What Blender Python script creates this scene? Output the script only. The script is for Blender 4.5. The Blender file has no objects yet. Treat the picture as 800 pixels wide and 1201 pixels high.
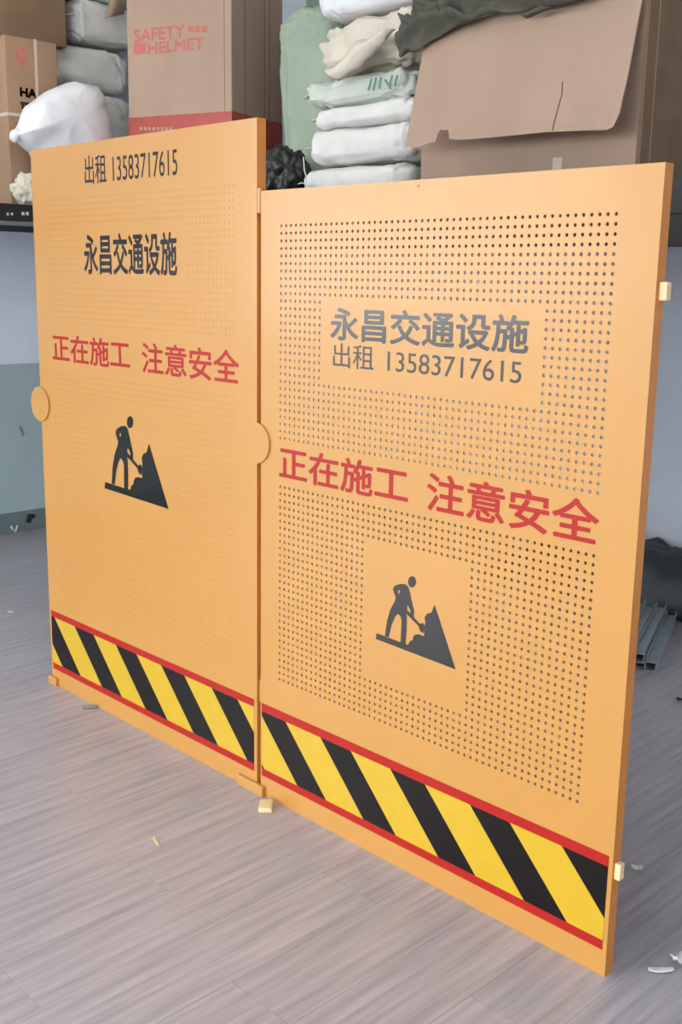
import bpy, bmesh, math, random
from mathutils import Vector, Matrix, noise

# ------------------------------------------------------------------ camera
scene = bpy.context.scene
COL = scene.collection
FPX = 1274.1
CAM = Vector((2.41209, -2.00299, 1.56443))
RIGHT = Vector((0.69498669, 0.71884569, 0.0159492))
FWD = Vector((-0.7007093, 0.68209333, -0.20917736))
UP = Vector((-0.16124509, 0.13419972, 0.97774764))
cam_data = bpy.data.cameras.new('camera')
cam = bpy.data.objects.new('camera', cam_data)
COL.objects.link(cam)
cam_data.sensor_fit = 'VERTICAL'
cam_data.sensor_height = 36.0
cam_data.lens = FPX / 1201.0 * 36.0
cam.matrix_world = Matrix(((RIGHT.x, UP.x, -FWD.x, CAM.x), (RIGHT.y, UP.y, -FWD.y, CAM.y),
                           (RIGHT.z, UP.z, -FWD.z, CAM.z), (0, 0, 0, 1)))
cam_data.clip_start = 0.05
scene.camera = cam

# ------------------------------------------------------------------ world, daylight, exposure
world = bpy.data.worlds.new('overcast_sky')
scene.world = world
world.use_nodes = True
wbg = world.node_tree.nodes['Background']
wbg.inputs[0].default_value = (0.92, 0.96, 1.0, 1)
wbg.inputs[1].default_value = 3.2

# daylight enters through a glazed opening in the left wall behind the camera and the open shop front
SIDE_Y0, SIDE_Y1, SIDE_H = -8.0, -3.1, 3.2
OPEN_X0, OPEN_X1, OPEN_Y, OPEN_H = -3.2, 6.0, -8.3, 3.2
XL = -3.72


def portal(name, loc, rot, sx, sy):
    ld = bpy.data.lights.new(name, 'AREA')
    ld.shape = 'RECTANGLE'
    ld.size, ld.size_y, ld.energy = sx, sy, 1.0
    ld.cycles.is_portal = True
    lo = bpy.data.objects.new(name, ld)
    lo.location, lo.rotation_euler = loc, rot
    COL.objects.link(lo)


portal('shopfront_daylight', ((OPEN_X0 + OPEN_X1) / 2, OPEN_Y, OPEN_H / 2), (math.radians(90), 0, 0), OPEN_X1 - OPEN_X0, OPEN_H)
portal('side_daylight', (XL, (SIDE_Y0 + SIDE_Y1) / 2, SIDE_H / 2), (math.radians(90), 0, math.radians(-90)), SIDE_Y1 - SIDE_Y0, SIDE_H)

scene.view_settings.view_transform = 'Standard'
scene.view_settings.look = 'None'
scene.view_settings.gamma = 1.0
scene.view_settings.use_curve_mapping = False
scene.view_settings.exposure = 1.46


# ------------------------------------------------------------------ helpers
def at(u, v, x=None, y=None, z=None):
    """point of the place seen at pixel (u, v) of the 800x1201 frame on one world plane"""
    d = RIGHT * ((u - 400) / FPX) + FWD - UP * ((v - 600.5) / FPX)
    if y is not None:
        t = (y - CAM.y) / d.y
    elif x is not None:
        t = (x - CAM.x) / d.x
    else:
        t = (z - CAM.z) / d.z
    return CAM + d * t


def srgb(r, g, b):
    def f(c):
        c /= 255.0
        return c / 12.92 if c <= 0.04045 else ((c + 0.055) / 1.055) ** 2.4
    return (f(r), f(g), f(b), 1.0)


def mat(name, col, rough=0.6, var=0.0, scale=8.0, bump=0.0, bscale=None, metallic=0.0, spec=0.5,
        stretch=(1, 1, 1), coat=0.0, obj_random=0.0, detail=4.0, col2=None):
    m = bpy.data.materials.new(name)
    m.use_nodes = True
    nt = m.node_tree
    b = nt.nodes['Principled BSDF']
    b.inputs['Roughness'].default_value = rough
    b.inputs['Metallic'].default_value = metallic
    b.inputs['Specular IOR Level'].default_value = spec
    b.inputs['Coat Weight'].default_value = coat
    b.inputs['Coat Roughness'].default_value = 0.17
    tc = nt.nodes.new('ShaderNodeTexCoord')
    mp = nt.nodes.new('ShaderNodeMapping')
    mp.inputs['Scale'].default_value = stretch
    nt.links.new(tc.outputs['Object'], mp.inputs['Vector'])
    n = nt.nodes.new('ShaderNodeTexNoise')
    n.inputs['Scale'].default_value = scale
    n.inputs['Detail'].default_value = detail
    nt.links.new(mp.outputs[0], n.inputs['Vector'])
    ramp = nt.nodes.new('ShaderNodeValToRGB')
    c2 = col2 if col2 else tuple(c * (1 - var) for c in col[:3]) + (1,)
    ramp.color_ramp.elements[0].color = c2
    ramp.color_ramp.elements[1].color = col if col2 else tuple(min(1, c * (1 + var)) for c in col[:3]) + (1,)
    ramp.color_ramp.elements[0].position = 0.3
    ramp.color_ramp.elements[1].position = 0.7
    nt.links.new(n.outputs['Fac'], ramp.inputs[0])
    out = ramp.outputs[0]
    if obj_random:
        oi = nt.nodes.new('ShaderNodeObjectInfo')
        mr = nt.nodes.new('ShaderNodeMapRange')
        mr.inputs['To Min'].default_value = 1 - obj_random
        mr.inputs['To Max'].default_value = 1 + obj_random
        nt.links.new(oi.outputs['Random'], mr.inputs['Value'])
        hsv = nt.nodes.new('ShaderNodeHueSaturation')
        nt.links.new(mr.outputs[0], hsv.inputs['Value'])
        nt.links.new(out, hsv.inputs['Color'])
        out = hsv.outputs[0]
    nt.links.new(out, b.inputs['Base Color'])
    if bump:
        n2 = nt.nodes.new('ShaderNodeTexNoise')
        n2.inputs['Scale'].default_value = bscale or scale
        n2.inputs['Detail'].default_value = 3
        nt.links.new(mp.outputs[0], n2.inputs['Vector'])
        bp = nt.nodes.new('ShaderNodeBump')
        bp.inputs['Strength'].default_value = 1.0
        bp.inputs['Distance'].default_value = bump
        nt.links.new(n2.outputs['Fac'], bp.inputs['Height'])
        nt.links.new(bp.outputs[0], b.inputs['Normal'])
    return m


def link(name, me, m=None, parent=None, loc=None, rot=None, smooth=False):
    o = bpy.data.objects.new(name, me)
    COL.objects.link(o)
    if m is not None:
        me.materials.clear()
        me.materials.append(m)
    if parent is not None:
        o.parent = parent
    if loc is not None:
        o.location = loc
    if rot is not None:
        o.rotation_euler = rot
    if smooth:
        for p in me.polygons:
            p.use_smooth = True
    return o


def from_bm(name, bm, m=None, parent=None, loc=None, rot=None, smooth=False, recalc=True):
    if recalc:
        bmesh.ops.recalc_face_normals(bm, faces=bm.faces)
    me = bpy.data.meshes.new(name)
    bm.to_mesh(me)
    bm.free()
    return link(name, me, m, parent, loc, rot, smooth)


def tag(o, label, cat, group=None, kind=None):
    if label:
        o['label'] = label
    if cat:
        o['category'] = cat
    if group:
        o['group'] = group
    if kind:
        o['kind'] = kind
    return o


def thing(name, label, cat, loc=(0, 0, 0), rot=None, group=None):
    o = bpy.data.objects.new(name, None)
    o.empty_display_size = 0.05
    COL.objects.link(o)
    o.location = loc
    if rot:
        o.rotation_euler = rot
    return tag(o, label, cat, group)


def add_box(bm, x0, x1, y0, y1, z0, z1, bevel=0.0, seg=2):
    vs = [bm.verts.new(c) for c in ((x0, y0, z0), (x1, y0, z0), (x1, y1, z0), (x0, y1, z0),
                                    (x0, y0, z1), (x1, y0, z1), (x1, y1, z1), (x0, y1, z1))]
    fs = [bm.faces.new([vs[i] for i in q]) for q in
          ((0, 3, 2, 1), (4, 5, 6, 7), (0, 1, 5, 4), (1, 2, 6, 5), (2, 3, 7, 6), (3, 0, 4, 7))]
    if bevel:
        es = list({e for f in fs for e in f.edges})
        bmesh.ops.bevel(bm, geom=es, offset=bevel, segments=seg, affect='EDGES', profile=0.5)


def box(name, x0, x1, y0, y1, z0, z1, m, parent=None, bevel=0.0, loc=None, rot=None):
    bm = bmesh.new()
    add_box(bm, x0, x1, y0, y1, z0, z1, bevel)
    return from_bm(name, bm, m, parent, loc, rot)


def add_cyl(bm, p0, p1, r, n=16, r1=None):
    p0, p1 = Vector(p0), Vector(p1)
    ax = (p1 - p0).normalized()
    a = ax.orthogonal().normalized()
    b = ax.cross(a)
    r1 = r if r1 is None else r1
    A = [bm.verts.new(p0 + (a * math.cos(t) + b * math.sin(t)) * r) for t in [2 * math.pi * i / n for i in range(n)]]
    B = [bm.verts.new(p1 + (a * math.cos(t) + b * math.sin(t)) * r1) for t in [2 * math.pi * i / n for i in range(n)]]
    for i in range(n):
        bm.faces.new((A[i], A[(i + 1) % n], B[(i + 1) % n], B[i]))
    bm.faces.new(A[::-1])
    bm.faces.new(B)


def prism_xz(bm, pts, y0, y1):
    """outline in x,z swept from y0 (front) to y1"""
    A = [bm.verts.new((x, y0, z)) for x, z in pts]
    B = [bm.verts.new((x, y1, z)) for x, z in pts]
    n = len(pts)
    bm.faces.new(A)
    bm.faces.new(B[::-1])
    for i in range(n):
        bm.faces.new((A[i], B[i], B[(i + 1) % n], A[(i + 1) % n]))


def sheet_from_grid(bm, grid, thick):
    """closed sheet of small thickness from a grid of points"""
    nu, nv = len(grid), len(grid[0])
    nrm = [[None] * nv for _ in range(nu)]
    for i in range(nu):
        for j in range(nv):
            a = grid[min(i + 1, nu - 1)][j] - grid[max(i - 1, 0)][j]
            b = grid[i][min(j + 1, nv - 1)] - grid[i][max(j - 1, 0)]
            nrm[i][j] = a.cross(b).normalized()
    A = [[bm.verts.new(grid[i][j] + nrm[i][j] * thick / 2) for j in range(nv)] for i in range(nu)]
    B = [[bm.verts.new(grid[i][j] - nrm[i][j] * thick / 2) for j in range(nv)] for i in range(nu)]
    for i in range(nu - 1):
        for j in range(nv - 1):
            bm.faces.new((A[i][j], A[i + 1][j], A[i + 1][j + 1], A[i][j + 1]))
            bm.faces.new((B[i][j], B[i][j + 1], B[i + 1][j + 1], B[i + 1][j]))
    for i in range(nu - 1):
        bm.faces.new((A[i][0], B[i][0], B[i + 1][0], A[i + 1][0]))
        bm.faces.new((A[i][-1], A[i + 1][-1], B[i + 1][-1], B[i][-1]))
    for j in range(nv - 1):
        bm.faces.new((A[0][j], A[0][j + 1], B[0][j + 1], B[0][j]))
        bm.faces.new((A[-1][j], B[-1][j], B[-1][j + 1], A[-1][j + 1]))


def curve_mesh(cu):
    o = bpy.data.objects.new('temporary_outline', cu)
    COL.objects.link(o)
    dg = bpy.context.evaluated_depsgraph_get()
    me = bpy.data.meshes.new_from_object(o.evaluated_get(dg))
    bpy.data.objects.remove(o)
    bpy.data.curves.remove(cu)
    return me


def text_mesh(body, weight=0.0):
    """filled glyph outlines; a positive weight spreads the strokes by that much"""
    cu = bpy.data.curves.new('lettering', 'FONT')
    cu.body = body
    cu.size = 1.0
    cu.fill_mode = 'FRONT'
    cu.resolution_u = 4
    me = curve_mesh(cu)
    if weight > 0:
        bm = bmesh.new()
        for k, (a, b) in enumerate(((0, 0), (1, 0), (-1, 0), (0, 1), (0, -1), (0.7, 0.7), (-0.7, 0.7), (0.7, -0.7), (-0.7, -0.7))):
            c = me.copy()
            for v in c.vertices:
                v.co += Vector((a * weight, b * weight, k * 1e-5))
            bm.from_mesh(c)
            bpy.data.meshes.remove(c)
        bm.to_mesh(me)
        bm.free()
    return me


def lettering(name, body, x0, x1, z0, z1, m, parent, y=0.0, weight=0.0, to_world=None, label=None):
    """flat print filling x0..x1, z0..z1 on the plane y (local), reading towards -y"""
    me = text_mesh(body, weight)
    xs = [v.co.x for v in me.vertices]
    ys = [v.co.y for v in me.vertices]
    ax, bx, ay, by = min(xs), max(xs), min(ys), max(ys)
    for v in me.vertices:
        v.co = Vector((x0 + (v.co.x - ax) / (bx - ax) * (x1 - x0), y - v.co.z, z0 + (v.co.y - ay) / (by - ay) * (z1 - z0)))
    o = link(name, me, m, parent)
    if to_world is not None:
        o.matrix_world = to_world
    if label:
        o['label'] = label
    return o


# ------------------------------------------------------------------ materials
M = {}
M['orange'] = mat('orange_powder_paint', srgb(189, 135, 61), rough=0.45, var=0.02, scale=3, bump=0.0014, bscale=2.6, coat=0.5)
M['orange_edge'] = mat('orange_edge_paint', srgb(205, 130, 52), rough=0.4, var=0.03, scale=20)
M['cream'] = mat('pale_cream_plastic', srgb(240, 205, 160), rough=0.5, var=0.03)
M['red_print'] = mat('red_vinyl', srgb(164, 24, 14), rough=0.4, var=0.05, scale=20, spec=0.35)
M['black_print'] = mat('black_vinyl', srgb(20, 14, 14), rough=0.16, var=0.1, scale=20, bump=0.0012, bscale=2.6, spec=0.6)
M['black_tape'] = mat('black_stripe_tape', srgb(14, 9, 10), rough=0.3, var=0.1, scale=20, spec=0.3)
M['yellow_print'] = mat('yellow_vinyl', srgb(196, 160, 28), rough=0.3, var=0.03, scale=20, coat=0.3)
M['plank'] = mat('grey_oak_laminate', srgb(186, 179, 185), spec=0.7, rough=0.29, scale=2.6, stretch=(16, 0.9, 1),
                 col2=srgb(148, 145, 152), obj_random=0.025, bump=0.0003, bscale=6, detail=9)
M['joint'] = mat('floor_joint_grey', srgb(156, 152, 156), rough=0.8, var=0.05)
M['wall_upper'] = mat('pale_blue_wall_paint', srgb(226, 234, 245), rough=0.85, var=0.03, scale=3)
M['wall_lower'] = mat('grey_green_wall_paint', srgb(168, 188, 190), rough=0.7, var=0.04, scale=3)
M['baseboard'] = mat('dark_grey_skirting_paint', srgb(112, 126, 128), rough=0.6, var=0.08, scale=6)
M['ceiling'] = mat('white_ceiling_paint', srgb(215, 215, 212), rough=0.9, var=0.02)
M['pavement'] = mat('pale_concrete_pavement', srgb(150, 148, 142), rough=0.9, var=0.08, scale=2)
M['shelf_dark'] = mat('dark_painted_steel', srgb(34, 31, 30), rough=0.5, var=0.15, scale=8)
M['shelf_lip'] = mat('grey_painted_steel', srgb(110, 116, 124), rough=0.5, var=0.1)
M['sticker'] = mat('white_sticker', srgb(215, 215, 220), rough=0.5)
M['card'] = mat('kraft_cardboard', srgb(176, 151, 132), rough=0.85, var=0.05, scale=5, bump=0.0004, bscale=40, stretch=(1, 1, 0.3))
M['card_brown'] = mat('brown_cardboard', srgb(166, 134, 106), rough=0.85, var=0.06, scale=5, bump=0.0004, bscale=40)
M['card_shaded'] = mat('shaded_brown_cardboard', srgb(128, 104, 80), rough=0.9, var=0.12, scale=7)  # darker cardboard copy: shade painted into box sides and the upper carton
M['card_core'] = mat('cardboard_edge', srgb(120, 92, 68), rough=0.9, var=0.1, scale=40)
M['red_tape'] = mat('red_printed_tape', srgb(176, 78, 66), rough=0.4, var=0.12, scale=9)
M['box_red'] = mat('faded_red_print', srgb(196, 112, 104), rough=0.8, var=0.12, scale=30)
M['box_black'] = mat('black_box_print', srgb(40, 34, 32), rough=0.8)
M['strap'] = mat('white_strapping', srgb(206, 192, 176), rough=0.5)
M['sack'] = mat('white_woven_sack', srgb(226, 226, 222), rough=0.7, var=0.05, scale=10, bump=0.0015, bscale=26)
M['sack_grey'] = mat('grey_woven_sack', srgb(222, 224, 220), rough=0.75, var=0.06, scale=9, bump=0.0015, bscale=26)
M['sack_cream'] = mat('cream_woven_sack', srgb(216, 208, 192), rough=0.75, var=0.08, scale=9, bump=0.002, bscale=22)
M['sack_green'] = mat('pale_green_woven_sack', srgb(160, 176, 156), rough=0.75, var=0.06, scale=9, bump=0.0015, bscale=26)
M['sack_mint'] = mat('mint_white_sack', srgb(206, 214, 204), rough=0.75, var=0.06, scale=9, bump=0.002, bscale=22)
M['plastic_white'] = mat('white_plastic_bag', srgb(236, 238, 242), rough=0.35, var=0.02, bump=0.002, bscale=14)
M['thread'] = mat('white_thread', srgb(210, 208, 200), rough=0.8)
M['ink_green'] = mat('green_ink', srgb(110, 150, 138), rough=0.8)
M['ink_grey'] = mat('grey_ink', srgb(150, 152, 156), rough=0.8)
M['black_plastic'] = mat('black_plastic_bag', srgb(34, 36, 34), rough=0.35, var=0.2, scale=9, bump=0.003, bscale=30)
M['garment'] = mat('dark_grey_green_fabric', srgb(84, 84, 74), rough=0.8, var=0.15, scale=14, bump=0.002, bscale=40)
M['tarp'] = mat('black_tarpaulin', srgb(56, 60, 64), rough=0.5, var=0.15, scale=5, bump=0.003, bscale=12)
M['steel'] = mat('galvanised_steel', srgb(176, 188, 190), rough=0.38, var=0.12, scale=12, metallic=0.3)
M['paper'] = mat('white_paper_scrap', srgb(222, 222, 220), rough=0.8, var=0.03)
M['foam'] = mat('cream_foam_scrap', srgb(226, 208, 160), rough=0.8, var=0.04)
M['black_bit'] = mat('black_rubber', srgb(24, 24, 24), rough=0.6)

# ------------------------------------------------------------------ the room
XR, YB, YF, ZC = 6.2, 3.0, -8.3, 3.7


def structure(o):
    o['kind'] = 'structure'
    return o


floor = structure(box('floor', XL, XR, YF, YB, -0.10, -0.008, M['joint']))
rng = random.Random(3)
PW, PL = 0.2, 1.3
pm = {}
ix = 0
x = XL + 0.002
plank_me = None
while x < 3.0:
    y = -3.3 - (ix * 0.47) % PL
    while y < YB:
        y0, y1 = max(y, -3.3), min(y + PL, YB)
        if y1 - y0 > 0.05:
            key = round(y1 - y0, 3)
            if key not in pm:
                bm = bmesh.new()
                add_box(bm, 0, PW - 0.0008, 0, key - 0.0008, -0.008, 0.0, 0.0004, 1)
                bmesh.ops.recalc_face_normals(bm, faces=bm.faces)
                me = bpy.data.meshes.new('plank')
                bm.to_mesh(me)
                bm.free()
                me.materials.append(M['plank'])
                pm[key] = me
            o = bpy.data.objects.new('plank', pm[key])
            COL.objects.link(o)
            o.parent = floor
            o.location = (x, y0, 0)
        y += PL
    x += PW
    ix += 1

# two-tone painted walls
bm = bmesh.new()
add_box(bm, XL - 0.15, XL, SIDE_Y1, YB + 0.15, 0, ZC)
add_box(bm, XL - 0.15, XL, YF, SIDE_Y0, 0, ZC)
add_box(bm, XL - 0.15, XL, SIDE_Y0, SIDE_Y1, SIDE_H, ZC)
wl = structure(from_bm('wall_left', bm, M['wall_upper']))
box('dado_paint', XL, XL + 0.002, SIDE_Y1, YB, 0, 1.033, M['wall_lower'], wl)
wn = structure(box('window_1', XL - 0.09, XL - 0.04, SIDE_Y0, SIDE_Y0 + 0.06, 0, SIDE_H, M['shelf_lip']))
for k in range(1, 5):
    yy = SIDE_Y0 + (SIDE_Y1 - SIDE_Y0) * k / 4
    box('mullion', XL - 0.09, XL - 0.04, yy - 0.06, yy, 0, SIDE_H, M['shelf_lip'], wn)
box('transom', XL - 0.085, XL - 0.045, SIDE_Y0, SIDE_Y1, 2.3, 2.36, M['shelf_lip'], wn)
wb = structure(box('wall_back', XL, XR, YB, YB + 0.15, 0, ZC, M['wall_upper']))
structure(box('wall_right', XR, XR + 0.15, YF, YB + 0.15, 0, ZC, M['wall_upper']))
bm = bmesh.new()
add_box(bm, XL - 0.15, OPEN_X0, YF - 0.15, YF, 0, ZC)
add_box(bm, OPEN_X1, XR + 0.15, YF - 0.15, YF, 0, ZC)
add_box(bm, OPEN_X0, OPEN_X1, YF - 0.15, YF, OPEN_H, ZC)
structure(from_bm('wall_front', bm, M['wall_upper']))
structure(box('ceiling', XL - 0.15, XR + 0.15, YF - 0.15, YB + 0.15, ZC, ZC + 0.12, M['ceiling']))
structure(box('baseboard_left', XL + 0.002, XL + 0.016, SIDE_Y1, YB, 0, 0.122, M['baseboard'], None, 0.003))
structure(box('baseboard_back', XL + 0.016, XR, YB - 0.014, YB, 0, 0.122, M['baseboard'], None, 0.003))
structure(box('pavement', -30, 30, -40, YF - 0.15, -0.12, -0.02, M['pavement']))
structure(box('pavement', -30, XL - 0.15, YF - 0.15, 6, -0.12, -0.02, M['pavement']))

# unseen ceiling battens, added as fill to brighten shelves, walls and floor
M['tube'] = bpy.data.materials.new('fill_light_tube')
M['tube'].use_nodes = True
_b = M['tube'].node_tree.nodes['Principled BSDF']
_b.inputs['Emission Color'].default_value = (1.0, 0.97, 0.92, 1)
_b.inputs['Emission Strength'].default_value = 42.0


def batten(label, x, y):
    t = thing('added_fill_light', label, 'lamp', (x, y, ZC))
    box('fill_housing', -0.06, 0.06, -0.62, 0.62, -0.06, 0.0, M['ceiling'], t, 0.004)
    bm = bmesh.new()
    add_cyl(bm, (0, -0.58, -0.09), (0, 0.58, -0.09), 0.014, 14)
    from_bm('fill_tube', bm, M['tube'], t, smooth=True)


batten('added unseen fill batten on the ceiling in front of the taller panel', -2.3, -0.1)
batten('added unseen fill batten on the ceiling in front of the perforated panel', 0.9, -0.9)
batten('added unseen fill batten on the ceiling behind the camera', 3.4, -1.8)

# ------------------------------------------------------------------ the two guard panels
T = 0.032          # frame depth
GX = 0.0176        # gap


def perforated(name, x0, x1, z0, z1, hx0, hx1, hz0, hz1, nx, nz, blank, r, mode, parent):
    """sheet x0..x1, z0..z1 at y=0 with an nx by nz lattice of round holes or shallow dimples"""
    verts, faces = [], []

    def V(x, y, z):
        verts.append((x, y, z))
        return len(verts) - 1
    px, pz = (hx1 - hx0) / (nx - 1), (hz1 - hz0) / (nz - 1)
    X0, X1, Z0, Z1 = hx0 - px / 2, hx1 + px / 2, hz0 - pz / 2, hz1 + pz / 2
    for a, b, c, d in ((x0, X0, z0, z1), (X1, x1, z0, z1), (X0, X1, z0, Z0), (X0, X1, Z1, z1)):
        faces.append([V(a, 0, c), V(b, 0, c), V(b, 0, d), V(a, 0, d)])
    for j in range(nz):
        cz = hz0 + j * pz
        for i in range(nx):
            cx = hx0 + i * px
            if any(a <= cx <= b and c <= cz <= d for a, b, c, d in blank):
                faces.append([V(cx - px / 2, 0, cz - pz / 2), V(cx + px / 2, 0, cz - pz / 2),
                              V(cx + px / 2, 0, cz + pz / 2), V(cx - px / 2, 0, cz + pz / 2)])
                continue
            o = [V(cx + px / 2 * sx, 0, cz + pz / 2 * sz) for sx, sz in
                 ((1, 0), (1, 1), (0, 1), (-1, 1), (-1, 0), (-1, -1), (0, -1), (1, -1))]
            h = [V(cx + r * math.cos(k * math.pi / 4), 0, cz + r * math.sin(k * math.pi / 4)) for k in range(8)]
            dpt = 0.004 if mode == 'hole' else 0.0008
            g = [V(cx + r * math.cos(k * math.pi / 4), dpt, cz + r * math.sin(k * math.pi / 4)) for k in range(8)]
            for k in range(8):
                k2 = (k + 1) % 8
                faces.append([o[k], o[k2], h[k2], h[k]])
                faces.append([h[k], h[k2], g[k2], g[k]])
            if mode != 'hole':
                faces.append(g)
    me = bpy.data.meshes.new(name)
    me.from_pydata(verts, [], faces)
    me.validate()
    return link(name, me, M['orange'], parent)


def stripe_band(parent, x0, x1, z0, z1, first, period, bw, slant):
    """black slanted stripes on a yellow strip: every stripe a piece of its own"""
    def clip(poly):
        for side, lim in (('l', x0), ('r', x1)):
            out = []
            for i in range(len(poly)):
                a, b = poly[i - 1], poly[i]
                ia = a[0] >= lim if side == 'l' else a[0] <= lim
                ib = b[0] >= lim if side == 'l' else b[0] <= lim
                if ia != ib:
                    t = (lim - a[0]) / (b[0] - a[0])
                    out.append((lim, a[1] + t * (b[1] - a[1])))
                if ib:
                    out.append(b)
            poly = out
            if len(poly) < 3:
                return []
        return poly
    k = -2
    while True:
        a = first + k * period
        if a > x1 + 0.05:
            break
        for nm, s, e, m in (('black_stripe', a, a + bw, 'black_tape'), ('yellow_stripe', a + bw, a + period, 'yellow_print')):
            pl = clip([(s, z1), (s + slant, z0), (e + slant, z0), (e, z1)])
            if pl:
                bm = bmesh.new()
                prism_xz(bm, pl, -0.0012, -0.0002)
                from_bm(nm, bm, M[m], parent)
        k += 1


def panel_frame(parent, x0, x1, h):
    # folded returns of the sheet and the tube frame behind it
    e = 0.0016
    box('side_return', x0, x0 + e, 0.0004, T, 0, h, M['orange_edge'], parent)
    box('side_return', x1 - e, x1, 0.0004, T, 0, h, M['orange_edge'], parent)
    box('top_return', x0 + e, x1 - e, 0.0004, T, h - e, h, M['orange'], parent)
    box('bottom_return', x0 + e, x1 - e, 0.0004, T, 0, e, M['orange_edge'], parent)
    w = 0.03
    box('frame_stile', x0 + e, x0 + w, 0.004, T, e, h - e, M['orange_edge'], parent)
    box('frame_stile', x1 - w, x1 - e, 0.004, T, e, h - e, M['orange_edge'], parent)
    box('frame_rail', x0 + w, x1 - w, 0.004, T, e, w, M['orange_edge'], parent)
    box('frame_rail', x0 + w, x1 - w, 0.004, T, h - w, h - e, M['orange_edge'], parent)


# warning pictogram outlines, read off the right-hand panel in its own plane
def sp(zx, zy):
    p = at(420 + zx / 5.714, 640 + zy / 5.714, y=0.0)
    return (p.x, p.z)


BODY = [(235, 288), (246, 268), (285, 256), (318, 258), (338, 276), (350, 320), (364, 385), (377, 440), (374, 482),
        (361, 470), (345, 455), (352, 448), (352, 432), (334, 400), (329, 412), (329, 436), (323, 446), (327, 480),
        (326, 560), (319, 666), (285, 656), (293, 505), (286, 474), (268, 455), (250, 474), (226, 530), (207, 613),
        (181, 605), (196, 500), (216, 430), (247, 372), (254, 348), (240, 312)]
BODY_HOLE = [(268, 300), (278, 296), (282, 310), (276, 322), (269, 318)]
SHOVEL = [(322, 436), (330, 430), (414, 522), (438, 518), (446, 540), (440, 586), (418, 572), (409, 548), (405, 536), (322, 452)]
PILE = [(125, 586), (120, 625), (655, 829), (515, 397), (501, 425), (491, 450), (462, 455), (447, 480), (452, 518),
        (446, 545), (444, 606), (408, 594), (384, 594), (370, 612), (367, 632), (348, 640), (336, 664), (300, 652)]
HEAD = [(363 + 27 * math.cos(t), 242 + 38 * math.sin(t)) for t in [i * math.pi / 10 for i in range(20)]]


def fill_outlines(outlines):
    cu = bpy.data.curves.new('outline', 'CURVE')
    cu.dimensions = '2D'
    cu.fill_mode = 'FRONT'
    for pts in outlines:
        s = cu.splines.new('POLY')
        s.points.add(len(pts) - 1)
        for p, (a, b) in zip(s.points, pts):
            p.co = (a, b, 0, 1)
        s.use_cyclic_u = True
    return curve_mesh(cu)


def pictogram(parent, fx, fz):
    holder = None
    for nm, outs, yy in (('spoil_heap', [PILE], -0.0006), ('worker_figure', [BODY, BODY_HOLE], -0.0008),
                         ('worker_head', [HEAD], -0.0006), ('shovel', [SHOVEL], -0.0010)):
        me = fill_outlines([[(fx(sp(*q)[0]), fz(sp(*q)[1])) for q in o] for o in outs])
        for v in me.vertices:
            v.co = Vector((v.co.x, yy, v.co.y))
        o = link(nm, me, M['black_print'], parent if holder is None else holder)
        if holder is None:
            holder = o
            holder.name = 'pictogram_heap'


def disc(name, cx, cz, r, parent, y0, y1, half=None):
    bm = bmesh.new()
    if half is None:
        add_cyl(bm, (cx, y1, cz), (cx, y0, cz), r, 40)
    else:
        pts = [(cx + half + (math.sqrt(max(r * r - half * half, 0)) * 0), cz)]
        a0 = math.acos(half / r) if abs(half) < r else 0
        pts = [(cx + r * math.cos(t), cz + r * math.sin(t)) for t in
               [-a0 + 2 * a0 * i / 30 for i in range(31)]]
        prism_xz(bm, pts, y0, y1)
    return from_bm(name, bm, M['orange'], parent)


# --- left, taller panel
WL, HL = 1.251, 1.994
pl = thing('guard_panel', 'taller solid-looking orange steel guard panel on the left, lettering near its top', 'safety barrier', (0, 0, 0))
perforated('face_sheet', -WL, 0, 0, HL, -1.150, -0.103, 0.40, 1.82, 54, 72,
           [(-0.95, -0.34, 1.53, 1.74), (-1.25, 0, 1.235, 1.385), (-0.88, -0.40, 0.78, 1.16)], 0.0031, 'dimple', pl)
panel_frame(pl, -WL, 0, HL)
lettering('phone_lettering', '出租', -0.893, -0.762, 1.860, 1.951, M['black_print'], pl, -0.0006, 0.005)
lettering('phone_lettering', '13583717615', -0.723, -0.371, 1.863, 1.938, M['black_print'], pl, -0.0006, -0.004)
lettering('company_lettering', '永昌交通设施', -0.915, -0.380, 1.568, 1.700, M['black_print'], pl, -0.0006, 0.02)
lettering('warning_lettering', '正在施工', -1.151, -0.650, 1.262, 1.359, M['red_print'], pl, -0.0006, 0.016)
lettering('warning_lettering', '注意安全', -0.582, -0.080, 1.259, 1.358, M['red_print'], pl, -0.0006, 0.016)
sx0 = sp(120, 625)[0]
sz0 = sp(655, 829)[1]
sx1 = sp(655, 829)[0]
sz1 = sp(363, 204)[1]
pictogram(pl, lambda x: -0.828 + (x - sx0) / (sx1 - sx0) * 0.381, lambda z: 0.828 + (z - sz0) / (sz1 - sz0) * 0.281)
stripe_band(pl, -1.238, -0.014, 0.090, 0.278, -0.226 - 0.28 * 3, 0.28, 0.132, 0.180)
box('red_line', -1.238, -0.014, -0.0014, -0.0002, 0.278, 0.302, M['red_print'], pl)
box('red_line', -1.238, -0.014, -0.0014, -0.0002, 0.066, 0.090, M['red_print'], pl)
disc('latch_disc', -1.249, 1.096, 0.064, pl, -0.007, -0.0003)
box('foot_plate', -1.262, -1.203, -0.012, 0.030, 0.0, 0.033, M['orange'], pl, 0.002)
box('foot_plate', -0.082, 0.040, -0.014, -0.0005, 0.0, 0.034, M['orange'], pl, 0.002)

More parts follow.
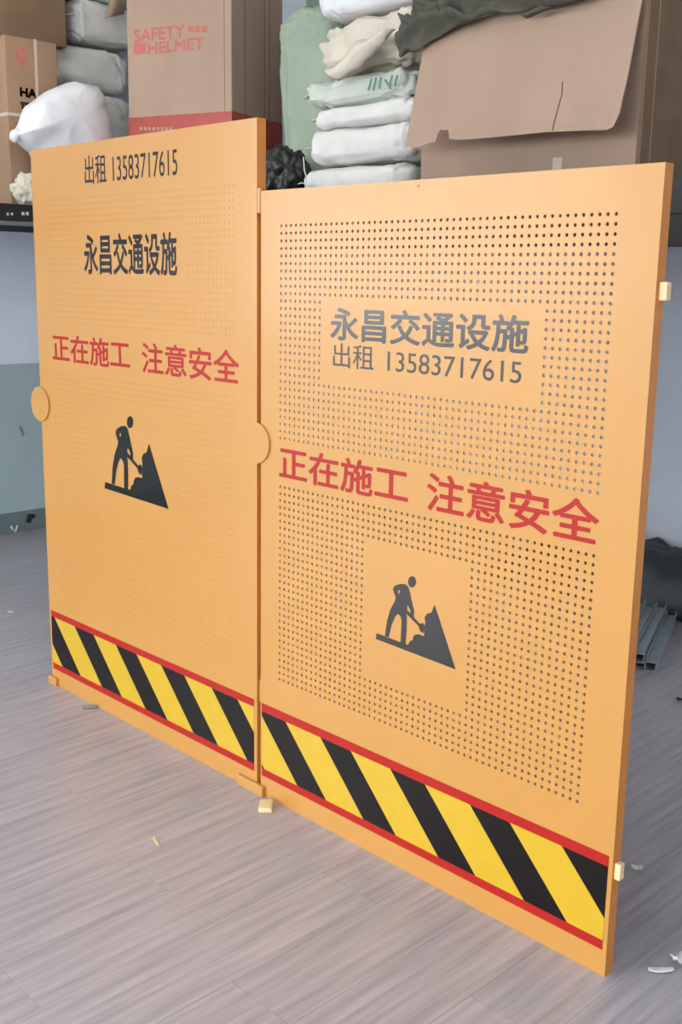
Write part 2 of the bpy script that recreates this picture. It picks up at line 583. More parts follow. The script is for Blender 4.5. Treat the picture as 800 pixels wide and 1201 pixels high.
# --- right, perforated panel
WR, HR = 1.2334, 1.8
RX0, RX1 = GX, GX + WR
pr = thing('guard_panel', 'shorter perforated orange steel guard panel on the right with rows of round holes', 'safety barrier', (0, 0, 0))
perforated('face_sheet', RX0, RX1, 0, HR, 0.104, 1.148, 0.401, 1.705, 54, 66,
           [(0.265, 0.985, 1.30, 1.512), (0.0, 1.25, 0.995, 1.118), (0.452, 0.806, 0.515, 0.884)], 0.0043, 'hole', pr)
panel_frame(pr, RX0, RX1, HR)
lettering('company_lettering', '永昌交通设施', 0.303, 0.945, 1.408, 1.494, M['black_print'], pr, -0.0006, 0.02)
lettering('phone_lettering', '出租', 0.315, 0.465, 1.338, 1.401, M['black_print'], pr, -0.0006, 0.002)
lettering('phone_lettering', '13583717615', 0.514, 0.930, 1.341, 1.390, M['black_print'], pr, -0.0006, 0.0)
lettering('warning_lettering', '正在施工', 0.099, 0.597, 1.008, 1.102, M['red_print'], pr, -0.0006, 0.019)
lettering('warning_lettering', '注意安全', 0.660, 1.157, 1.006, 1.104, M['red_print'], pr, -0.0006, 0.019)
pictogram(pr, lambda x: x, lambda z: z)
stripe_band(pr, 0.024, 1.240, 0.090, 0.276, 0.285, 0.2765, 0.125, 0.180)
box('red_line', 0.024, 1.240, -0.0014, -0.0002, 0.276, 0.302, M['red_print'], pr)
box('red_line', 0.024, 1.240, -0.0014, -0.0002, 0.066, 0.090, M['red_print'], pr)
disc('latch_disc', 0.0, 1.098, 0.060, pr, -0.006, -0.0003, half=0.002)


def knuckle(x, y, z0, z1, m, parent, r=0.009):
    bm = bmesh.new()
    add_cyl(bm, (x, y, z0), (x, y, z1), r, 14)
    return from_bm('hinge_knuckle', bm, m, parent)


knuckle(0.0088, 0.004, 1.742, 1.808, M['orange'], pr, 0.0082)
knuckle(0.0088, 0.012, 0.30, 0.37, M['orange'], pr, 0.0075)
box('latch_lug', RX1, RX1 + 0.018, 0.010, 0.030, 1.533, 1.570, M['cream'], pr, 0.003)
box('latch_lug', RX1, RX1 + 0.016, 0.006, 0.026, 0.247, 0.287, M['cream'], pr, 0.003)
bm = bmesh.new()
add_cyl(bm, (0.60, -0.0015, 1.785), (0.60, 0.0, 1.785), 0.0035, 10)
from_bm('rivet', bm, M['orange_edge'], pr)

# ------------------------------------------------------------------ storage decks along the walls
DZ = 1.92
rk = thing('storage_shelf', 'long dark steel storage shelf on the back wall, holding sacks and cartons', 'shelf', (-1.2, 2.2, DZ))
rk_inv = Matrix.Translation((1.2, -2.2, -DZ))


def part_world(o, root):
    o.matrix_parent_inverse = Matrix.Translation(root.location).inverted()
    return o


part_world(box('deck_board', XL + 0.02, 2.2, 1.47, YB, DZ - 0.03, DZ, M['shelf_dark'], rk), rk)
part_world(box('front_beam', -2.915, 2.2, 1.44, 1.47, 1.692, DZ, M['shelf_dark'], rk, 0.003), rk)
part_world(box('beam_lip', -2.915, 2.2, 1.43, 1.44, 1.80, 1.822, M['shelf_dark'], rk), rk)
for xx in (-2.6, -1.4, -0.2, 1.0, 2.1):
    part_world(box('cross_beam', xx - 0.02, xx + 0.02, 1.47, YB, DZ - 0.13, DZ - 0.03, M['shelf_dark'], rk), rk)
ls = thing('storage_shelf', 'dark shelf edge with small white stickers on the left wall, under a strapped carton', 'shelf', (-3.46, 0.3, DZ))
part_world(box('deck_board', XL + 0.002, -2.95, -1.6, 1.46, DZ - 0.03, DZ, M['shelf_dark'], ls), ls)
part_world(box('front_beam', -2.975, -2.945, -1.6, 1.46, DZ - 0.088, DZ, M['shelf_dark'], ls, 0.003), ls)
part_world(box('beam_lip', -2.965, -2.935, -1.6, 1.46, DZ - 0.11, DZ - 0.088, M['shelf_lip'], ls, 0.003), ls)
part_world(box('beam_flange', -2.975, -2.945, -1.6, 1.46, DZ - 0.14, DZ - 0.11, M['shelf_dark'], ls), ls)
for u, v, w, h in ((9, 251, .012, .012), (14, 251, .012, .012), (27, 250.5, .016, .016), (32, 250.5, .016, .016)):
    c = at(u, v, x=-2.945)
    part_world(box('sticker', -2.9452, -2.944, c.y - w / 2, c.y + w / 2, c.z - h / 2, c.z + h / 2, M['sticker'], ls), ls)


# ------------------------------------------------------------------ cartons
def carton(name, label, w, d, h, loc, rz, m, flaps=True, m_side=None):
    """carton with its front-left bottom corner at loc; local x along the front, y into depth"""
    t = thing(name, label, 'cardboard box', loc, (0, 0, rz))
    bm = bmesh.new()
    add_box(bm, 0, w, 0, d, 0, h, 0.006, 2)
    from_bm('carton_body', bm, m, t)
    return t


# strapped carton on the left shelf
ca = carton('cardboard_carton', 'brown carton with white strapping and black letters on the left shelf', 0.43, 0.31, 0.872,
            (-3.63, 0.94, DZ), 0, M['card_brown'])
# local: x 0..0.43 (front -y face), +x face is the printed one
cxw = 0.43
bm = bmesh.new()
add_box(bm, -0.001, cxw + 0.0012, 0.172, 0.188, -0.0, 0.8735)
from_bm('strap', bm, M['strap'], ca)
bm = bmesh.new()
add_box(bm, -0.0012, cxw + 0.0015, -0.0012, 0.312, 0.470, 0.486)
from_bm('strap', bm, M['strap'], ca)
rot_x = Matrix.Rotation(math.radians(90), 4, 'Z')


def print_on_plus_x(body, y0, y1, z0, z1, m, weight=0.02, name='carton_lettering'):
    me = text_mesh(body, weight)
    xs = [v.co.x for v in me.vertices]
    ys = [v.co.y for v in me.vertices]
    for v in me.vertices:
        v.co = Vector((cxw + 0.0006, y0 + (v.co.x - min(xs)) / (max(xs) - min(xs)) * (y1 - y0),
                       z0 + (v.co.y - min(ys)) / (max(ys) - min(ys)) * (z1 - z0)))
    return link(name, me, m, ca)


print_on_plus_x('HAI', 0.078, 0.19, 0.572, 0.622, M['box_black'], 0.05)
bm = bmesh.new()
for a, b, c, d in ((0.078, 0.20, 0.532, 0.548), (0.084, 0.10, 0.49, 0.532), (0.125, 0.145, 0.50, 0.532), (0.17, 0.186, 0.49, 0.532), (0.10, 0.17, 0.488, 0.50)):
    add_box(bm, cxw + 0.0002, cxw + 0.0007, a, b, c, d)
from_bm('carton_mark', bm, M['box_black'], ca)
bm = bmesh.new()
for i in range(24):
    a0, a1 = 2 * math.pi * i / 24, 2 * math.pi * (i + 1) / 24
    q = [bm.verts.new((cxw + 0.0006, 0.10 + r * math.cos(a) * 0.8, 0.775 + r * math.sin(a))) for r, a in
         ((0.026, a0), (0.046, a0), (0.046, a1), (0.026, a1))]
    bm.faces.new(q)
add_box(bm, cxw + 0.0002, cxw + 0.0006, 0.09, 0.11, 0.755, 0.795)
from_bm('carton_emblem', bm, M['box_red'], ca)
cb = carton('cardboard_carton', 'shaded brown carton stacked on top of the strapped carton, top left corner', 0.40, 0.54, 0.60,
            (-3.68, 0.82, DZ + 0.875), 0, M['card_shaded'])
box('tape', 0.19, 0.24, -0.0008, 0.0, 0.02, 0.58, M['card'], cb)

# helmet carton
lc, rc = Vector((-2.823, 1.45)), Vector((-2.193, 1.655))
ang = math.atan2(rc.y - lc.y, rc.x - lc.x)
cw = (rc - lc).length
off = Vector((0, 0))
cc = carton('cardboard_carton', 'tall tan carton printed with red safety helmet lettering behind the taller panel', cw, 0.50, 1.16,
            (lc.x, lc.y, DZ), ang, M['card'])
ccw = Matrix.Translation((lc.x, lc.y, DZ)) @ Matrix.Rotation(ang, 4, 'Z')


def on_front(u, v, inv=ccw.inverted()):
    """local front-face coordinates of the helmet carton under a pixel"""
    d = RIGHT * ((u - 400) / FPX) + FWD - UP * ((v - 600.5) / FPX)
    o = inv @ CAM
    dd = inv.to_3x3() @ d
    t = -o.y / dd.y
    q = o + dd * t
    return q.x, q.z


bz = on_front(200, 135)[1]
box('red_tape_band', -0.0008, cw + 0.0008, -0.0010, 0.5008, 0.16, bz, M['red_tape'], cc)
a = on_front(158, 45)
b = on_front(217, 44)
lettering('carton_lettering', 'SAFETY', on_front(157, 35)[0], on_front(217, 35)[0], on_front(190, 47)[1], on_front(190, 31)[1], M['box_red'], cc, -0.0006, 0.03)
lettering('carton_lettering', 'HELMET', on_front(173, 50)[0], on_front(240, 50)[0], on_front(205, 61)[1], on_front(205, 47)[1], M['box_red'], cc, -0.0006, 0.03)
box('carton_print_bar', on_front(157, 55)[0], on_front(171, 55)[0], -0.0006, 0.0, on_front(165, 63)[1], on_front(165, 50)[1], M['box_red'], cc)
for uu in (221, 229, 237):
    q0, q1 = on_front(uu, 38), on_front(uu + 6, 30)
    box('carton_print_mark', q0[0], q1[0], -0.0006, 0.0, q0[1], q1[1], M['box_red'], cc)
for uu in range(164, 200, 5):
    q0, q1 = on_front(uu, 153), on_front(uu + 3, 149)
    box('tape_print_mark', q0[0], q1[0], -0.0014, -0.0008, q0[1], q1[1], M['card'], cc)
box('corner_crease', cw - 0.045, cw - 0.042, -0.0008, 0.0, bz, 1.15, M['card_core'], cc)
for xx in (0.12, 0.31, 0.36):
    box('side_crease', cw, cw + 0.0008, xx, xx + 0.006, bz, 1.15, M['card_core'], cc)

# big open carton on the right
DX0, DX1, DY = -0.745, 0.262, 1.50
DH = 0.63
cd = thing('cardboard_carton', 'big open carton on the right with its front flap hanging down', 'cardboard box', (DX0, DY, DZ))
bm = bmesh.new()
wd, dd_, th = DX1 - DX0, 0.75, 0.007
add_box(bm, 0, wd, 0, th, 0, DH)
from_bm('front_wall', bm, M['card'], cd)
box('side_wall', 0, th, th, dd_ - th, 0, DH, M['card_shaded'], cd)
box('side_wall', wd - th, wd, th, dd_ - th, 0, DH + 0.02, M['card_shaded'], cd)
box('rear_wall', 0, wd, dd_ - th, dd_, 0, DH + 0.25, M['card_shaded'], cd)
box('bottom_wall', th, wd - th, th, dd_ - th, 0, th, M['card_shaded'], cd)
box('tape', 0.66, 0.70, -0.0008, 0.0, 0.02, 0.10, M['strap'], cd)
box('corner_crease', wd, wd + 0.0012, 0.002, 0.03, 0.0, DH, M['card_brown'], cd)
box('corner_crease', wd, wd + 0.0012, 0.09, 0.097, 0.0, DH, M['card_brown'], cd)
# hanging flap: outline in world, bent about the box rim, leaning out at the bottom
hinge_l, hinge_r = at(500, 45, y=1.475), at(757, -8, y=1.475)


def flap_y(z):
    t = max(0.0, min(1.0, (2.56 - z) / 0.48))
    return 1.475 - 0.17 * t


def at_flap(u, v):
    yv = 1.4
    for _ in range(12):
        p = at(u, v, y=yv)
        yv = flap_y(p.z)
    return p


edge = [(500, 38), (497, 55), (485, 118), (475, 172), (490, 173), (503, 168), (511, 166), (513, 158), (517, 152), (522, 153), (526, 152), (527, 163),
        (540, 164), (580, 161), (640, 155), (690, 153), (712, 152.5), (719, 149), (726, 134), (738, 80), (748, 25), (753, 0), (757, -20), (640, 0), (560, 22)]
ring = [at_flap(u, v) for u, v in edge]
bm = bmesh.new()
A = [bm.verts.new(p) for p in ring]
B = [bm.verts.new(p + Vector((0, 0.006, 0.001))) for p in ring]
for i in range(len(A)):
    bm.faces.new((A[i], A[(i + 1) % len(A)], B[(i + 1) % len(A)], B[i]))
fa = bm.faces.new(A)
fb = bm.faces.new(B[::-1])
bmesh.ops.triangulate(bm, faces=[fa, fb])
flap = from_bm('hanging_flap', bm, M['card'], cd)
part_world(flap, cd)
bm = bmesh.new()
cr = [at_flap(u, v) for u, v in ((660, 96), (659.5, 110), (655, 126), (651, 140), (648, 153))]
for i in range(len(cr) - 1):
    add_cyl(bm, cr[i] + Vector((0, -0.001, 0)), cr[i + 1] + Vector((0, -0.001, 0)), 0.0022, 6)
from_bm('flap_crack', bm, M['card_core'], flap)


# ------------------------------------------------------------------ sacks
def sack_bm(L, W, H, seed, wrinkle=0.012, nu=120, nv=56, e=0.42, droop=0.0, freq=7.0, pinch=0.0):
    bm = bmesh.new()

    def se(c, p):
        return math.copysign(abs(c) ** p, c)
    rows = []
    off = Vector((seed * 3.17, seed * 1.31, seed * 2.03))
    for j in range(nv + 1):
        ph = -math.pi / 2 + math.pi * j / nv
        row = []
        for i in range(nu):
            th = 2 * math.pi * i / nu
            x = se(math.cos(ph), e * 0.9) * se(math.cos(th), e * 0.7)
            y = se(math.cos(ph), e * 0.9) * se(math.sin(th), e * 0.7)
            z = se(math.sin(ph), e * 1.25)
            zz = z * (1 - pinch * abs(x) ** 3)
            p = Vector((x * L / 2, y * W / 2, zz * H / 2))
            n = Vector((x, y, z)).normalized()
            q = p * freq + off
            f = noise.fractal(q, 1.0, 2.0, 4)
            ridg = abs(noise.noise(Vector((q.x * 0.5, q.y * 0.5, q.z * 2.6))))
            ridg += 0.8 * (1 - min(1, abs(noise.noise(Vector((q.x * 1.6 + q.z, q.y * 0.7, q.z * 1.1 + 7)))) * 5)) * (0.35 + abs(x) ** 2)
            p += n * (f * wrinkle - ridg * wrinkle * 1.2)
            p += n * 0.006 * math.exp(-((abs(p.x) - (L / 2 - 0.075)) / 0.009) ** 2)
            p += n * 0.004 * math.exp(-((abs(p.x) - (L / 2 - 0.11)) / 0.007) ** 2)
            p.z -= droop * abs(x) ** 2
            row.append(p)
        rows.append(row)
    V = []
    for j, row in enumerate(rows):
        if j in (0, nv):
            c = sum(row, Vector()) / nu
            v = bm.verts.new(c)
            V.append([v] * nu)
        else:
            V.append([bm.verts.new(p) for p in row])
    for j in range(nv):
        for i in range(nu):
            a, b, c, d = V[j][i], V[j][(i + 1) % nu], V[j + 1][(i + 1) % nu], V[j + 1][i]
            if j == 0:
                bm.faces.new((a, c, d))
            elif j == nv - 1:
                bm.faces.new((a, b, c))
            else:
                bm.faces.new((a, b, c, d))
    return bm


def seam_strip(L, W, H, seed, side, m, parent, drop=0.004):
    """the stitched mouth of a sack: a flat wavy strip standing off its end"""
    grid = []
    for i in range(25):
        t = i / 24 * 2 - 1
        row = []
        for k in range(4):
            out = k / 3
            x = side * (L / 2 - 0.03 + 0.055 * out)
            y = t * W * 0.42
            z = 0.012 * noise.noise(Vector((t * 5, seed, out * 2))) * (0.4 + out) - drop * out + H * 0.06
            row.append(Vector((x + 0.01 * noise.noise(Vector((t * 4, seed + 5, 0))), y, z)))
        grid.append(row)
    bm = bmesh.new()
    sheet_from_grid(bm, grid, 0.003)
    return from_bm('stitched_mouth', bm, m, parent, smooth=True)


def sack(label, L, W, H, loc, rz=0.0, m='sack', seed=1.0, seam=(-1,), wrinkle=0.012, tilt=(0, 0), name='woven_sack', cat='sack', **kw):
    t = thing(name, label, cat, loc, (tilt[0], tilt[1], rz), 'sacks piled on the shelf')
    from_bm('sack_body', sack_bm(L, W, H, seed, wrinkle, **kw), M[m], t, smooth=True)
    for s in seam:
        seam_strip(L, W, H, seed, s, M[m], t)
    return t


# pile beside the big carton: front faces near y = 1.55
def pile_z(v, u=420, y=1.56):
    return at(u, v, y=y).z


def level(lab, top, bot, xl, seed, m, W=0.5, L=0.70, rz=0.0, yf=1.55, **kw):
    z0, z1 = pile_z(bot), pile_z(top)
    x_left = at(xl, (top + bot) / 2, y=yf + 0.05).x
    z0 = max(z0, DZ + 0.004)
    return sack(lab, L, W, (z1 - z0) * 0.91, (x_left + L / 2, yf + W / 2, (z0 + z1) / 2), rz, m, seed, **kw)


s1 = level('lowest white sack of the pile left of the big carton', 191, 241, 355, 1.0, 'sack', yf=1.53, wrinkle=0.01)
bm = bmesh.new()
pth = [at(356, 184, y=1.50), at(357, 200, y=1.50), at(359, 206, y=1.5), at(358, 222, y=1.5)]
for i in range(3):
    add_cyl(bm, pth[i], pth[i + 1], 0.003, 6)
th_ = from_bm('loose_thread', bm, M['thread'], s1)
part_world(th_, s1)
s2 = level('second sack from the bottom of the pile, smooth white', 143, 193, 363, 2.0, 'sack', wrinkle=0.011)
s3 = level('thin white sack third from the bottom of the pile', 117, 149, 370, 3.0, 'sack', wrinkle=0.012)
s4 = level('mint-tinted sack with green scribbled ink in the middle of the pile', 82, 124, 360, 4.0, 'sack_mint', wrinkle=0.02, freq=9)
for k, (u0, v0, u1, v1) in enumerate(((436, 92, 432, 106), (441, 91, 438, 106), (447, 90, 445, 104), (452, 94, 458, 104), (460, 88, 456, 102), (466, 88, 463, 101))):
    bm = bmesh.new()
    a, b = at(u0, v0, y=1.535), at(u1, v1, y=1.533)
    add_cyl(bm, a, b, 0.004, 6)
    part_world(from_bm('ink_stroke', bm, M['ink_green'], s4), s4)
s5 = level('crumpled cream sack with a folded-over mouth near the top of the pile', 10, 92, 374, 5.0, 'sack_cream', L=0.62, W=0.46, wrinkle=0.04, freq=5.5, yf=1.54, seam=())
grid = []
for i in range(30):
    t = i / 29
    c = at(384 + 68 * t, 80 - 48 * t + 6 * math.sin(t * 9), y=1.50)
    d = at(398 + 66 * t, 95 - 40 * t - 20 * t * t, y=1.47)
    grid.append([c.lerp(d, k / 6) + Vector((0, -0.045 * math.sin(math.pi * k / 6), 0.012 * noise.noise(Vector((t * 7, k, 3))))) for k in range(7)])
bm = bmesh.new()
sheet_from_grid(bm, grid, 0.004)
part_world(from_bm('folded_mouth', bm, M['sack_cream'], s5, smooth=True), s5)
s6 = level('bright white sack lying on top of the pile under the dark cloth', -32, 18, 372, 6.0, 'plastic_white', L=0.95, wrinkle=0.014, seam=())
gs = sack('pale green sack standing upright behind the pile of white sacks', 0.94, 0.34, 0.44, (-1.83, 1.98, DZ + 0.50), 0.0, 'sack_green', 7.0,
          wrinkle=0.02, tilt=(0, math.radians(86)), seam=(-1,))
sack('grey-blue plastic-wrapped bundle wedged between the helmet carton and the green sack', 0.34, 0.40, 0.70, (-2.06, 2.38, 2.72), 0.3, 'sack_grey', 8.0,
     wrinkle=0.03, seam=(), name='wrapped_bundle', cat='bundle')
sack('dark cloth-covered bundle under the wrapped bundle', 0.42, 0.40, 0.40, (-2.06, 2.38, DZ + 0.215), 0.3, 'garment', 8.5,
     wrinkle=0.02, seam=(), name='wrapped_bundle', cat='bundle')

# pile in the corner on the left
def corner(lab, u0, u1, v0, v1, xf, seed, m, W=0.32, **kw):
    a, b = at(u0, (v0 + v1) / 2, x=xf), at(u1, (v0 + v1) / 2, x=xf)
    z1 = at((u0 + u1) / 2, v0, x=xf).z
    z0 = max(at((u0 + u1) / 2, v1, x=xf).z, DZ + 0.004)
    L = b.y - a.y
    return sack(lab, L, W, z1 - z0, (xf - W / 2 + 0.03, (a.y + b.y) / 2, (z0 + z1) / 2), math.radians(90), m, seed, **kw)


corner('lowest grey sack in the left corner pile, mostly behind the white bag', 62, 165, 108, 238, -3.38, 11.0, 'sack_grey', wrinkle=0.016, seam=())
c2 = corner('grey-white sack with a tied end in the middle of the left corner pile', 54, 152, 54, 107, -3.38, 12.0, 'sack', wrinkle=0.014)
c3 = corner('upper white sack of the left corner pile beside the helmet carton', 82, 170, 3, 54, -3.38, 13.0, 'sack', wrinkle=0.014)
bm = bmesh.new()
pth = [at(76, 10, x=-3.36), at(73, 18, x=-3.36), at(74, 32, x=-3.36)]
for i in range(2):
    add_cyl(bm, pth[i], pth[i + 1], 0.004, 6)
part_world(from_bm('loose_thread', bm, M['thread'], c3), c3)
corner('topmost sack of the left corner pile, only its underside in view', 80, 170, -48, 2, -3.38, 14.0, 'sack_grey', wrinkle=0.014)
bm = bmesh.new()
grid = []
for i in range(8):
    row = []
    for k in range(6):
        u, v = 126 + 22 * i / 7 + 3 * math.sin(k), -12 + 34 * k / 5 - 6 * i / 7 * (k / 5)
        row.append(at(u, v, x=-3.3 + 0.02 * math.sin(i * 0.6)))
    grid.append(row)
sheet_from_grid(bm, grid, 0.005)
tag(from_bm('cardboard_offcut', bm, M['card'], smooth=True), 'torn tan cardboard offcut hanging over the upper corner sack', 'cardboard')
# white plastic bag bulging over the shelf edge
bg = thing('plastic_bag', 'bright white plastic bag bulging over the top left of the taller panel', 'plastic bag', (-2.98, 1.24, 2.20))
pts = [(17, 158), (26, 146), (34, 124), (58, 106), (84, 95), (100, 97), (113, 101), (118, 112), (122, 128), (127, 140), (130, 170), (128, 226), (100, 231), (66, 232), (52, 205), (40, 180), (26, 168)]
c0 = at(78, 138, x=-2.98)
rg = [at(u, v, x=-2.98) - c0 for u, v in pts]
bm = bmesh.new()
NR, NA = 22, 96
rows = []
for j in range(NR + 1):
    ph = math.pi * j / NR
    row = []
    for i in range(NA):
        f = i / NA * len(rg)
        k0 = int(f) % len(rg)
        k1 = (k0 + 1) % len(rg)
        q = rg[k0].lerp(rg[k1], f - int(f))
        s = math.sin(ph) ** 0.65
        depth = math.copysign(abs(math.cos(ph)) ** 0.8, math.cos(ph)) * (0.13 if ph < math.pi / 2 else 0.16)
        p = q * s + Vector((depth, 0, 0))
        nn = noise.fractal(p * 6 + Vector((9, 4, 2)), 1.0, 2.0, 4)
        rd = abs(noise.noise(p * 5 + Vector((1, 7, 3))))
        p += Vector((1, q.y, q.z)).normalized() * (nn * 0.016 - rd * 0.03) * (1 if j not in (0, NR) else 0.3)
        row.append(p)
    rows.append(row)
V = []
for j, row in enumerate(rows):
    if j in (0, NR):
        v = bm.verts.new(sum(row, Vector()) / NA + c0)
        V.append([v] * NA)
    else:
        V.append([bm.verts.new(p + c0) for p in row])
for j in range(NR):
    for i in range(NA):
        a, b, c, d = V[j][i], V[j][(i + 1) % NA], V[j + 1][(i + 1) % NA], V[j + 1][i]
        bm.faces.new((a, c, d) if j == 0 else ((a, b, c) if j == NR - 1 else (a, b, c, d)))
part_world(from_bm('bag_body', bm, M['plastic_white'], bg, smooth=True), bg)
# knotted corner of the bag
bm = bmesh.new()
kp = at(19, 160, x=-2.98)
bmesh.ops.create_icosphere(bm, subdivisions=3, radius=0.03, matrix=Matrix.Translation(kp))
for v in bm.verts:
    v.co += (v.co - kp) * noise.noise(v.co * 30) * 0.5
part_world(from_bm('bag_knot', bm, M['plastic_white'], bg, smooth=True), bg)


def crumple(name, label, cat, center, size, m, seed, amp=0.35, freq=2.2, sub=5, parent=None):
    bm = bmesh.new()
    bmesh.ops.create_icosphere(bm, subdivisions=sub, radius=1.0)
    o = Vector((seed, seed * 2.3, seed * 0.7))
    for v in bm.verts:
        n = v.co.copy()
        r = 1 + amp * 0.5 * noise.noise(n * freq + o) - amp * 0.35 * abs(noise.noise(Vector((n.x * freq * 2.2, n.y * freq * 1.2, n.z * freq)) + o * 2)) + amp * 0.12 * noise.noise(n * freq * 4 + o)
        v.co = Vector((n.x * r * size[0], n.y * r * size[1], max(n.z * r * size[2], -size[2] * 0.86)))
    ob = from_bm(name, bm, m, parent, loc=center, smooth=True)
    return tag(ob, label, cat)


wc = at(28, 216, x=-3.0)
crumple('plastic_scrap', 'crumpled white plastic scrap on the left shelf edge beside the taller panel', 'plastic bag', (-3.02, wc.y + 0.03, DZ + 0.075), (0.05, 0.085, 0.085), M['sack_cream'], 4.4, 0.6, 2.4)
bc = at(331, 200, y=1.58)
crumple('plastic_bag', 'crumpled black plastic bag between the helmet carton and the sack pile', 'plastic bag', (bc.x - 0.01, 1.60, DZ + 0.125), (0.145, 0.12, 0.145), M['black_plastic'], 2.2, 0.7, 1.7)

# dark cloth thrown over the big carton and the sacks
grid = []
spine = [(469, 64), (480, 44), (500, 30), (530, 18), (560, 10), (600, 4), (640, -2), (700, -8)]
low = [(470, 68), (486, 62), (510, 46), (540, 30), (566, 24), (600, 15), (640, 9), (700, 0)]
up_ = [(478, 30), (492, 20), (510, 8), (540, -12), (570, -24), (610, -30), (650, -34), (700, -34)]


def interp(L, t):
    f = t * (len(L) - 1)
    k = min(int(f), len(L) - 2)
    return (L[k][0] + (L[k + 1][0] - L[k][0]) * (f - k), L[k][1] + (L[k + 1][1] - L[k][1]) * (f - k))


NU, NV = 90, 26
for i in range(NU):
    t = i / (NU - 1)
    a = at(*interp(low, t), y=1.42)
    b = at(*interp(up_, t), y=1.50)
    row = []
    for k in range(NV):
        s = k / (NV - 1)
        p = a.lerp(b, s)
        fold = (1 - abs(math.sin(s * 8 + t * 6 + 3.0 * noise.noise(Vector((t * 4, s * 2, 1)))))) * 0.075
        fold += noise.fractal(Vector((t * 9, s * 4, 2)), 1.0, 2.0, 3) * 0.018
        env = min(1, s * 6 + 0.15) * min(1, t * 7 + 0.2)
        fold *= env
        p = p + Vector((0, -0.035 * math.sin(math.pi * s) - fold, fold * 0.6 + 0.012 * noise.noise(Vector((t * 9, 4, 0)))))
        row.append(p)
    grid.append(row)
bm = bmesh.new()
sheet_from_grid(bm, grid, 0.004)
cl = thing('cloth_garment', 'crumpled dark grey-green cloth thrown over the top of the big carton', 'cloth', tuple(at(560, 12, y=1.45)))
part_world(from_bm('cloth_body', bm, M['garment'], cl, smooth=True), cl)
grid = []
for i in range(16):
    t = i / 15
    a, b = at(612 + 24 * t, 18 - 10 * t, y=1.385), at(619 + 28 * t, 21 - 12 * t, y=1.385)
    grid.append([a.lerp(b, k / 4) + Vector((0, -0.02 * math.sin(math.pi * k / 4), 0)) for k in range(5)])
bm = bmesh.new()
sheet_from_grid(bm, grid, 0.006)
part_world(from_bm('sleeve_end', bm, M['garment'], cl, smooth=True), cl)

# ------------------------------------------------------------------ on the floor
# steel channels lying in a stepped stack behind the right panel
bdir = Vector((-0.387, 0.922, 0)).normalized()
bang = math.atan2(bdir.y, bdir.x)


def channel_mesh(L, w, h, t=0.003):
    bm = bmesh.new()
    pts = [(-w / 2, 0), (w / 2, 0), (w / 2, h), (w / 2 - t, h), (w / 2 - t, t), (-w / 2 + t, t), (-w / 2 + t, h), (-w / 2, h)]
    A = [bm.verts.new((0, a, b)) for a, b in pts]
    B = [bm.verts.new((L, a, b)) for a, b in pts]
    bm.faces.new(A)
    bm.faces.new(B[::-1])
    for i in range(8):
        bm.faces.new((A[i], B[i], B[(i + 1) % 8], A[(i + 1) % 8]))
    bmesh.ops.recalc_face_normals(bm, faces=bm.faces)
    me = bpy.data.meshes.new('steel_channel')
    bm.to_mesh(me)
    bm.free()
    me.materials.append(M['steel'])
    return me


chm = channel_mesh(0.72, 0.045, 0.03)
p0 = at(770, 789, z=0)
side = Vector((bdir.y, -bdir.x, 0))
k = 0
for i in range(5):
    for lay in range(3):
        if lay > 2 - (i == 0):
            continue
        o = bpy.data.objects.new('steel_channel', chm)
        COL.objects.link(o)
        o.location = p0 - side * (0.026 + i * 0.05) + bdir * (0.02 * ((i * 2 + lay) % 3)) + Vector((0, 0, 0.031 * lay))
        o.rotation_euler = (0, 0, bang)
        tag(o, ('bottom', 'middle', 'top')[lay] + ' layer steel channel, ' + ('outermost', 'second', 'third', 'fourth', 'fifth')[i] + ' from the right end of the stack', 'steel channel', 'stacked steel channels')
        k += 1
# black tarpaulin heap against the back wall
grid = []
for i in range(70):
    row = []
    for j in range(36):
        x = -1.2 + 2.0 * i / 69
        y = 2.60 + 0.38 * j / 35
        ex = min(1, max(0, (x + 1.2) / 0.3)) * min(1, max(0, (0.8 - x) / 0.2))
        z = 0.30 * (1 - (1 - min(1, j / 16)) ** 2) * ex
        z *= 0.92 + 0.35 * noise.fractal(Vector((x * 2.6, y * 2.6, 3)), 1.0, 2.0, 4) - 0.10 * abs(noise.noise(Vector((x * 6, y * 6, 1))))
        row.append(Vector((x, y, max(z, 0.0) + 0.004)))
    grid.append(row)
bm = bmesh.new()
sheet_from_grid(bm, grid, 0.004)
tag(from_bm('tarpaulin_heap', bm, M['tarp'], smooth=True), 'black tarpaulin heap against the back wall behind the steel channels', 'tarpaulin')


def chip(name, label, cat, uv, m, size=(0.04, 0.02, 0.006), rz=0.0, seed=1, curl=0.4, dz=0.0):
    c = at(*uv, z=0.0)
    grid = []
    for i in range(9):
        row = []
        for j in range(5):
            a, b = i / 8 * 2 - 1, j / 4 * 2 - 1
            w = 1 - 0.5 * abs(a) ** 3
            row.append(Vector((a * size[0], b * size[1] * w, 0.003 + size[2] * (a * a * curl + 0.5 * noise.noise(Vector((a * 2, b * 2, seed))) + 0.5))))
        grid.append(row)
    bm = bmesh.new()
    sheet_from_grid(bm, grid, 0.0025)
    o = from_bm(name, bm, m, loc=(c.x, c.y, dz), rot=(0, 0, rz), smooth=True)
    return tag(o, label, cat)


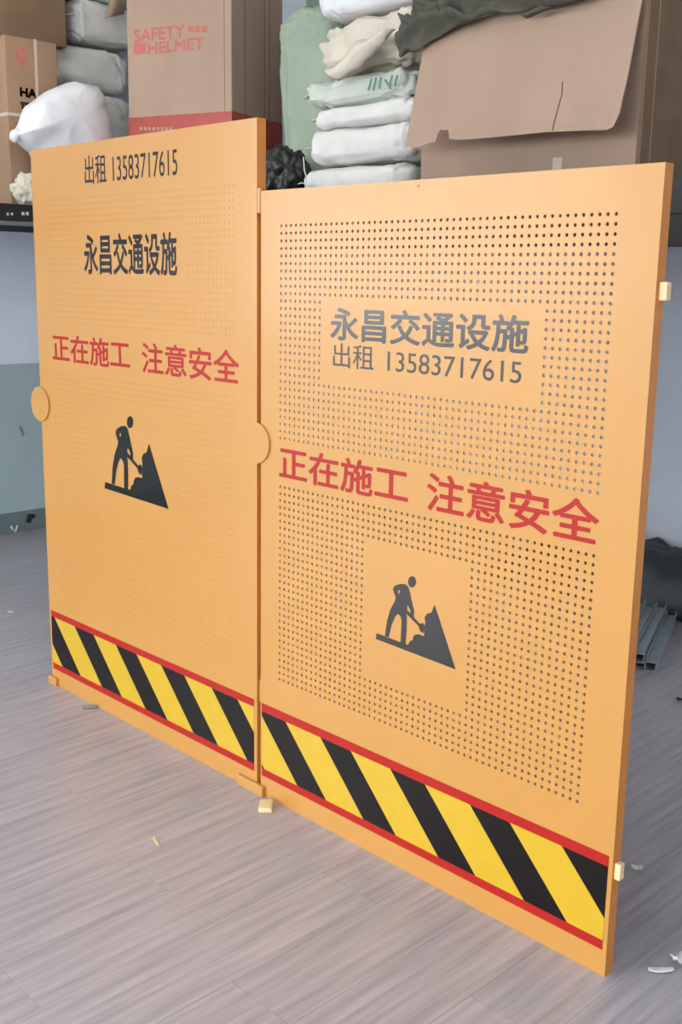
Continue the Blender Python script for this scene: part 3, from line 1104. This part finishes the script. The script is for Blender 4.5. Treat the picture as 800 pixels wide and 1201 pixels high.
chip('chip_glint_or_scuff', 'small pale chip on the floor beside the lower lug of the perforated panel', 'litter', (747, 1021), M['paper'], (0.016, 0.011, 0.012), 0.6, 2)
chip('paper_scrap', 'white torn paper scrap on the floor at the lower right edge', 'litter', (775, 1140), M['paper'], (0.03, 0.009, 0.006), 0.85, 3)
chip('paper_scrap', 'small upright white paper scrap at the right picture edge', 'litter', (795, 1132), M['paper'], (0.018, 0.014, 0.03), 1.2, 5)
chip('wood_splinter', 'thin white splinter lying on the open floor in front of the panels', 'litter', (183, 989), M['foam'], (0.028, 0.004, 0.004), -0.35, 4)
chip('chip_glint_or_scuff', 'white fleck drawn for a highlight on the far floor left of the taller panel', 'litter', (13, 719), M['paper'], (0.02, 0.008, 0.006), 0.3, 6)  # floor highlight drawn as a pale fleck
chip('chip_glint_or_scuff', 'tiny dark chip on the floor near the steel channels', 'litter', (797, 822), M['black_bit'], (0.012, 0.01, 0.008), 0.3, 7)
chip('chip_glint_or_scuff', 'faint grey scuff mark on the floor in front of the taller panel corner', 'litter', (105, 830), M['ink_grey'], (0.03, 0.012, 0.004), 0.9, 8)  # floor scuff built as a thin raised piece
chip('paper_scrap', 'white scrap at the foot of the left wall', 'litter', (17, 628), M['paper'], (0.022, 0.014, 0.06), 1.4, 9)
c = at(322, 944, z=0.0)
bm = bmesh.new()
add_box(bm, -0.032, 0.032, -0.02, 0.02, 0.0, 0.016, 0.004)
for v in bm.verts:
    v.co += Vector((noise.noise(v.co * 40), noise.noise(v.co * 33), 0)) * 0.003
tag(from_bm('foam_block', bm, M['foam'], loc=(c.x, c.y - 0.034, 0.0), rot=(0, 0, -0.75)), 'small cream foam block on the floor at the foot of the joint between the panels', 'litter')
bb = at(34, 608, x=XL + 0.02)
bm = bmesh.new()
add_box(bm, 0, 0.012, -0.016, 0.016, -0.026, 0.026, 0.003)
add_box(bm, 0.004, 0.016, 0.004, 0.03, 0.008, 0.03, 0.003)
tag(from_bm('rubber_clip', bm, M['black_bit'], loc=(XL + 0.016, bb.y, bb.z), rot=(-0.25, 0, 0)), 'small black clip stuck on the left skirting board', 'clip')
bb = at(24, 505, x=XL)
bm = bmesh.new()
add_cyl(bm, at(23, 500, x=XL + 0.004), at(27, 511, x=XL + 0.004), 0.006, 6)
structure(from_bm('wall_mark_1', bm, M['baseboard']))  # small dark mark on the left wall
